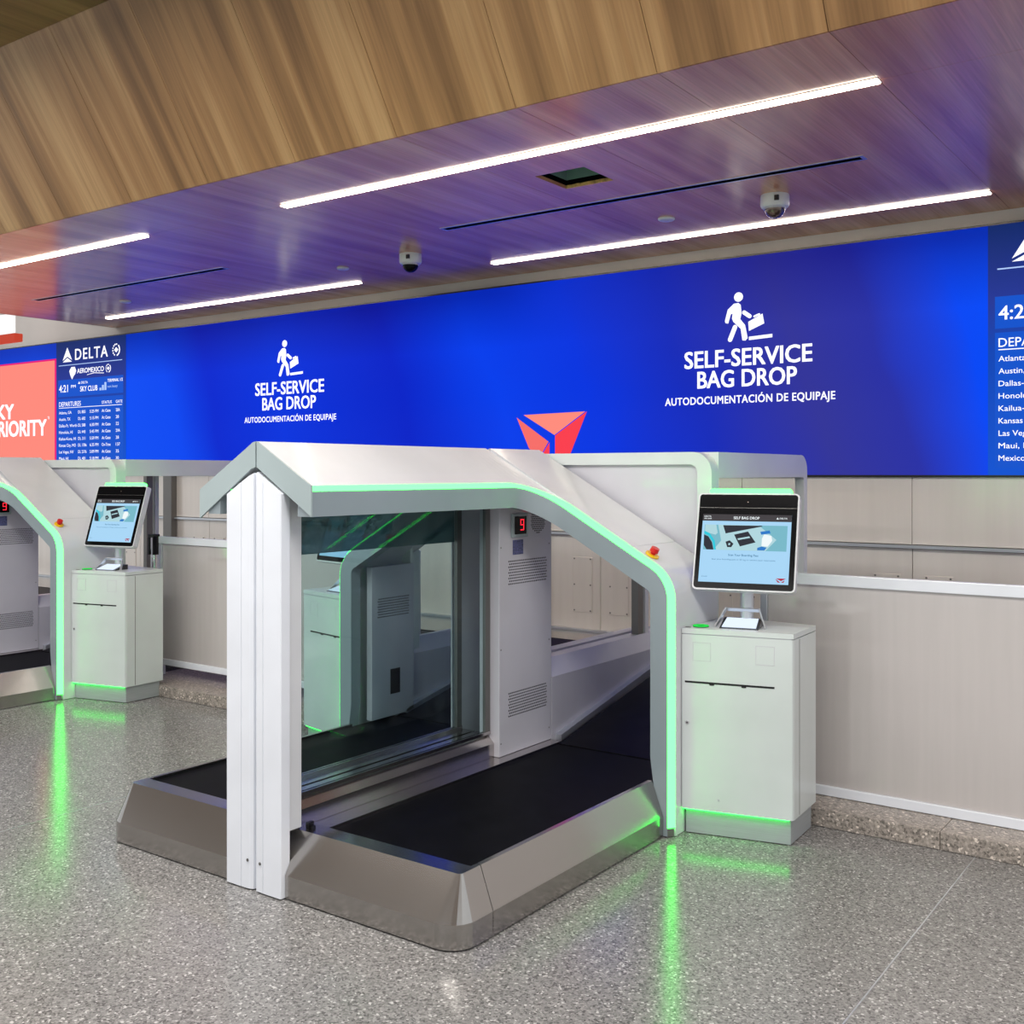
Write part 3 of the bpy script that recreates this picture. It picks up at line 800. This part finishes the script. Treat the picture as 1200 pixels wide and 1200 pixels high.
    b_ = Bn(); disc(b_, .032, 0, .008); es = b_.put('emergency_collar', 'yellow', R)
    b_ = Bn(); disc(b_, .012, .008, .02); disc(b_, .021, .02, .04, rt=.019); b_.put('emergency_button', 'red', es, True)
    tag(R, labels, 'bag drop')
    return R
XC = -3.18; PER = 4.80
mA = machine(XC, 1, 'white bag drop machine with green lit edge, nearest, its black belt facing right')
mB = machine(XC, -1, 'white bag drop machine half behind the double post, seen through the glass')
for m_, sgn, lab in ((mA, 1, 'far left bag drop machine with a glowing green edge, cut by the left border'),):
    c = copy_tree(m_); c.location = (XC - PER, Y0 + .03, 0); c['label'] = lab

# ------------------------------------------------------------ kiosk
KX, KY = .99, 4.28
def kiosk(xc, s, label, mlabel):
    yaw = radians(13.2) * s
    R = empty('kiosk', (xc + s * KX, KY, 0), yaw)
    f = lambda a, b_, z: (s * a, b_, z)
    Bn = lambda: B(f)
    plan = [(.037, 0), (.52, 0), (.575, .315), (.145, .44)]
    pl = [(.050, .022), (.505, .022), (.556, .300), (.15, .42)]
    Bn().prism(pl, 'z', .004, .112).put('plinth', 'plinth', R)
    body = [(.037, 0), (.515, 0), (.522, .012), (.575, .315), (.145, .44)]
    bd = Bn().prism(body, 'z', .114, .885).put('cabinet', 'kiosk', R)
    Bn().prism(plan, 'z', .889, .911).put('counter_top', 'kiosk', R)
    Bn().prism([(.042, .004), (.51, .004), (.56, .31), (.15, .432)], 'z', .885, .889).put('shadow_gap', 'panel', R)
    # front details
    Bn().prism([(.05, -.0015), (.44, -.0015), (.44, .001), (.05, .001)], 'z', .672, .680).put('slot', 'black', bd)
    for a0 in (.16, .30): Bn().box(a0, a0 + .02, -.0025, .001, .667, .676).put('slot_clip', 'black', bd)
    for a0 in (.085, .36):
        o_ = Bn()
        for (a, b2, c, d) in ((a0, a0 + .08, .77, .772), (a0, a0 + .08, .85, .852), (a0, a0 + .002, .77, .852), (a0 + .078, a0 + .08, .77, .852)): o_.box(a, b2, -.0008, .001, c, d)
        o_.put('cover_outline', 'panel', bd)
    lk = Bn().cyl((.06, .001, .495), .009, -.004, 'y', 14).put('lock', 'chrome', bd)
    Bn().cyl((.06, -.003, .495), .004, -.001, 'y', 8).put('keyhole', 'black', lk)
    Bn().cyl((.20, .001, .165), .004, -.002, 'y', 10).put('screw', 'alu', bd)
    # groove of the side door
    sd = lambda t, d: (.522 + .053 * t + d * .985, .012 + .303 * t - d * .17)
    Bn().prism([sd(.22, 0), sd(.22, .001), sd(.232, .001), sd(.232, 0)], 'z', .12, .88).put('door_joint', 'darkalu', bd)
    # glow strip under the cabinet's front edge
    Bn().prism([(.04, .004), (.50, .004), (.50, .020), (.04, .020)], 'z', .110, .1135).put('led_strip', 'ledsoft', R)
    # card reader symbol on the counter
    cr = Bn().lathe((.105, .075, .911), [(.001, 0), (.036, 0), (.036, .003), (.001, .003)], 24).put('card_reader', 'black', R)
    Bn().lathe((.105, .075, .914), [(.022, 0), (.035, 0), (.035, .004), (.022, .004)], 24, True).put('reader_ring', 'ledring', cr)
    Bn().box(.045, .068, .03, .045, .911, .913).put('cover_tab', 'darkalu', R)
    # document scanner
    sc = Bn().prism([(.055, .911), (.20, .911), (.20, .945), (.175, .945)], 'x', .19, .36).put('scanner', 'black', R)
    o_ = Bn(); P_ = [(.20, .066, .9165), (.35, .066, .9165), (.345, .165, .9445), (.205, .165, .9445)]
    vs = [o_.v(p) for p in P_] + [o_.v((p[0], p[1], p[2] + .003)) for p in P_]
    for q in ((0, 1, 2, 3), (7, 6, 5, 4), (0, 4, 5, 1), (1, 5, 6, 2), (2, 6, 7, 3), (3, 7, 4, 0)): o_.bm.faces.new([vs[i] for i in q])
    o_.put('scanner_glass', 'scan', sc)
    hd = Bn()
    path = [(.165, .10, .911), (.20, .16, .985), (.35, .16, .985), (.385, .10, .911)]
    for a, b2 in zip(path, path[1:]):
        a, b2 = Vector(a), Vector(b2); d_ = (b2 - a).normalized(); up_ = Vector((0, .63, -.78)).cross(d_).normalized() ; w_ = d_.cross(up_).normalized()
        a = a - d_ * .004; b2 = b2 + d_ * .004
        hd.tube([[c_ + up_ * .003 + w_ * .009, c_ - up_ * .003 + w_ * .009, c_ - up_ * .003 - w_ * .009, c_ + up_ * .003 - w_ * .009] for c_ in (a, b2)])
    hd.put('scanner_guard', 'alu', sc)
    # monitor pole
    mc = Vector((-1.944 - XC, 4.497, 1.292))
    wy = radians(13.2)
    rel = Vector((mc.x - KX, mc.y - KY, 0)); ma = rel.x * cos(wy) + rel.y * sin(wy); mb = -rel.x * sin(wy) + rel.y * cos(wy)
    Bn().cyl((ma, mb + .035, .911), .030, .29, 'z', 24).put('pole', 'alu', R, True)
    Bn().lathe((ma, mb + .035, .911), [(.001, 0), (.045, 0), (.045, .008), (.001, .008)], 24).put('pole_flange', 'alu', R)
    Bn().box(ma - .05, ma + .05, mb + .0, mb + .075, 1.19, 1.25, .005).put('tilt_bracket', 'black', R)
    # monitor (content never mirrored): frame coordinates a right, v up, d toward viewer
    my = radians(12.0 - 13.2); tl = radians(18.4)
    if s < 0: my = -my
    ex = Vector((cos(my), sin(my), 0)); nn = Vector((sin(my), -cos(my), 0)); up = Vector((0, 0, 1)) * cos(tl) - nn * sin(tl)
    nf = nn * cos(tl) + Vector((0, 0, 1)) * sin(tl)
    C = Vector((s * ma, mb, mc.z))
    def mf(a, d, v): return C + ex * a + up * v + nf * d
    Bm = lambda: B(mf)
    w, h = .455, .451
    def rr(x0, x1, z0, z1, r): 
        return [q for cx_, cz_, a0 in ((x1 - r, z1 - r, 0), (x0 + r, z1 - r, pi / 2), (x0 + r, z0 + r, pi), (x1 - r, z0 + r, 3 * pi / 2)) for q in arc(cx_, cz_, r, a0, a0 + pi / 2, 4)]
    def slab(b_, poly, d0, d1): b_.tube([[(p[0], d, p[1]) for p in poly] for d in (d0, d1)]); return b_
    mon = slab(Bm(), rr(-w / 2, w / 2, -h / 2, h / 2, .018), -.045, .0).put('monitor', 'white', R, True)
    slab(Bm(), rr(-w / 2 + .007, w / 2 - .007, -h / 2 + .007, h / 2 - .007, .013), .0, .003).put('bezel', 'blackglass', mon)
    slab(Bm(), rr(-w / 2 + .008, w / 2 - .008, h / 2 - .0705, h / 2 - .069, .0003), .003, .0035).put('bezel_joint', 'darkalu', mon)
    Bm().cyl((0, .003, h / 2 - .042), .004, .001, 'y', 12).put('camera_lens', 'chrome', mon)
    slab(Bm(), rr(-w * .40, w * .42, h / 2 + .0, h / 2 + .026, .012), -.036, -.012).put('led_bar', 'led', mon)
    # screen content
    GX = lambda t: (-.5 + t) * w
    GV = lambda t: (.5 - t) * h
    def rect(name, mat, x0, x1, v0, v1, d=.0035, th=.0004):
        o_ = Bm(); slab(o_, [(GX(x0), GV(v0)), (GX(x1), GV(v0)), (GX(x1), GV(v1)), (GX(x0), GV(v1))], d, d + th); return o_.put(name, mat, mon)
    def polyg(name, mat, ps, d):
        o_ = Bm()
        for p_ in ps: slab(o_, [(GX(a), GV(b2)) for a, b2 in p_], d, d + .0004)
        return o_.put(name, mat, mon)
    rect('screen', 's_bg', .06, .935, .225, .925)
    rect('screen_header', 's_head', .06, .935, .225, .295, .0042)
    rect('screen_picture', 's_teal', .085, .90, .335, .595, .0042)
    polyg('picture_counter', 's_pale', [[(.22, .335), (.62, .335), (.80, .48), (.70, .595), (.19, .595), (.26, .5)], [(.09, .335), (.20, .335), (.22, .42), (.20, .44), (.12, .42), (.09, .40)]], .0047)
    polyg('picture_monitor', 's_dark', [[(.27, .34), (.30, .425), (.66, .345), (.65, .338)]], .0052)
    polyg('picture_scanner', 's_dark', [[(.385, .435), (.52, .40), (.60, .51), (.45, .555)], [(.305, .51), (.345, .495), (.385, .53), (.365, .565), (.325, .565)]], .0052)
    polyg('picture_reader', 's_pale', [[(.42, .475), (.535, .45), (.545, .465), (.43, .49)], [(.335, .525), (.355, .525), (.35, .545), (.335, .545)]], .0057)
    polyg('picture_arch', 's_cyan', [[(.085, .40), (.14, .425), (.195, .50), (.215, .595), (.195, .595), (.175, .51), (.13, .45), (.085, .43)]], .0052)
    polyg('picture_bay', 's_dark', [[(.085, .44), (.13, .46), (.17, .52), (.19, .595), (.12, .595), (.09, .55)]], .0052)
    polyg('picture_person', 's_blue', [[(.64, .40), (.73, .385), (.74, .415), (.65, .43)], [(.62, .565), (.66, .55), (.71, .56), (.69, .59), (.62, .59)]], .0052)
    polyg('picture_sleeve', 's_white', [[(.68, .425), (.75, .44), (.76, .49), (.72, .55), (.66, .545), (.66, .47)]], .0052)
    def mt(body, x0, x1, v, cap, mat, bold=.0):
        fr = lambda a, d, z: mf(a, .0062, z)
        return text_fit(body, fr, GX(x0), GX(x1), GV(v), cap, mat, mon, bold, name='screen_lettering')
    mt('SELF BAG DROP', .37, .625, .275, .013, 's_white', .02)
    mt('DELTA', .82, .895, .268, .007, 's_white', .02)
    polyg('screen_emblem', 's_white', [[(.80, .25), (.812, .27), (.788, .27)]], .0052)
    mt('DELTA', .075, .145, .255, .006, 's_white', .02); mt('AIR LINES', .075, .15, .278, .006, 's_white', .02)
    mt('Scan Your Boarding Pass', .34, .635, .655, .010, 's_text', .012)
    mt('Scan your boarding pass or ID tag to retrieve your reservation', .18, .80, .698, .007, 's_text', .0)
    mt('Cancel', .09, .145, .875, .006, 's_text', 0)
    polyg('screen_emblem', 's_red', [[(.815, .865), (.91, .865), (.865, .89)], [(.90, .88), (.865, .905), (.89, .905)], [(.81, .87), (.86, .905), (.835, .905)]], .0052)
    tag(R, label, 'kiosk')
    # rotate children already expressed in local coordinates
    return R
kA = kiosk(XC, 1, 'white self-service kiosk with a lit touch screen, right of the near machine', '')
kB = kiosk(XC, -1, 'white kiosk seen through the glass divider behind the double post', '')
c = copy_tree(kA); c.location = (XC - PER + KX, KY + .04, 0); c['label'] = 'far left white self-service kiosk with a tilted lit screen, beside the cut-off machine'

# ------------------------------------------------------------ steel barriers on the curb
def barrier(xa, xb, y, z0, label, full):
    t = empty('barrier', (xa, y, .08)); W_ = xb - xa; zt = 1.12 - .08; zb = z0 - .08
    B().box(0, W_, -.02, .02, zt - .052, zt, .003).put('top_rail', 'postwhite', t)
    B().box(0, W_, -.02, .02, zb, zb + .045, .003).put('bottom_rail', 'postwhite', t)
    B().box(0, .035, -.02, .02, .0, zt - .053, .003).put('post', 'alu', t)
    B().box(W_ - .035, W_, -.02, .02, .0, zt - .053, .003).put('post', 'alu', t)
    B().box(.036, W_ - .036, -.006, .006, zb + .046, zt - .053).put('sheet', 'barrier', t)
    tag(t, label, 'barrier', 'low steel barriers'); return t
barrier(-2.06, 3.0, 4.96, .082, 'long satin steel barrier right of the near kiosk, running out of frame', True)
barrier(-6.86, -4.30, 5.0, .16, 'satin steel barrier between the far left kiosk and the double post', False)
t = empty('belt_stanchion', (-6.93, 4.99, .08))
B().lathe((0, 0, 0), [(.001, 0), (.022, 0), (.022, .95), (.001, .95)], 18).put('post', 'chrome', t, True)
B().box(-.035, .035, -.03, .03, 1.03, 1.055, .004).box(-.035, -.024, -.03, .03, .90, 1.03).box(.024, .035, -.03, .03, .90, 1.03).put('head', 'black', t)
B().box(-.02, .02, -.02, .02, .93, 1.03).put('cassette', 'chrome', t)
tag(t, 'slim chrome post with a black head between the far left kiosk and its barrier', 'post')
t = B().box(-7.0, -6.55, 5.35, 5.40, .081, .10).put('floor_strip', 'bluemat'); tag(t, 'blue strip lying on the floor behind the left barrier', 'strip')

# collector conveyor behind the machines
t = empty('collector_conveyor', (-4, 6.6, 0))
def cb(*a): return B().box(a[0] + 4, a[1] + 4, a[2] - 6.6, a[3] - 6.6, a[4], a[5])
cb(-15, 3, 6.03, 6.55, .30, .335).put('belt', 'belt2', t)
cb(-15, 3, 6.56, 7.19, .30, .34).put('side_deck', 'steel_h', t)
cb(-15, 3, 6.0, 6.025, .30, .345).put('side_rail', 'steel_h', t)
for x_ in range(-14, 3, 2):
    cb(x_ - .03, x_ + .03, 6.3, 6.36, .08 if False else .0, .30).put('leg', 'darkalu', t)
tag(t, 'black collector conveyor with steel deck running along the wall behind the machines', 'conveyor')
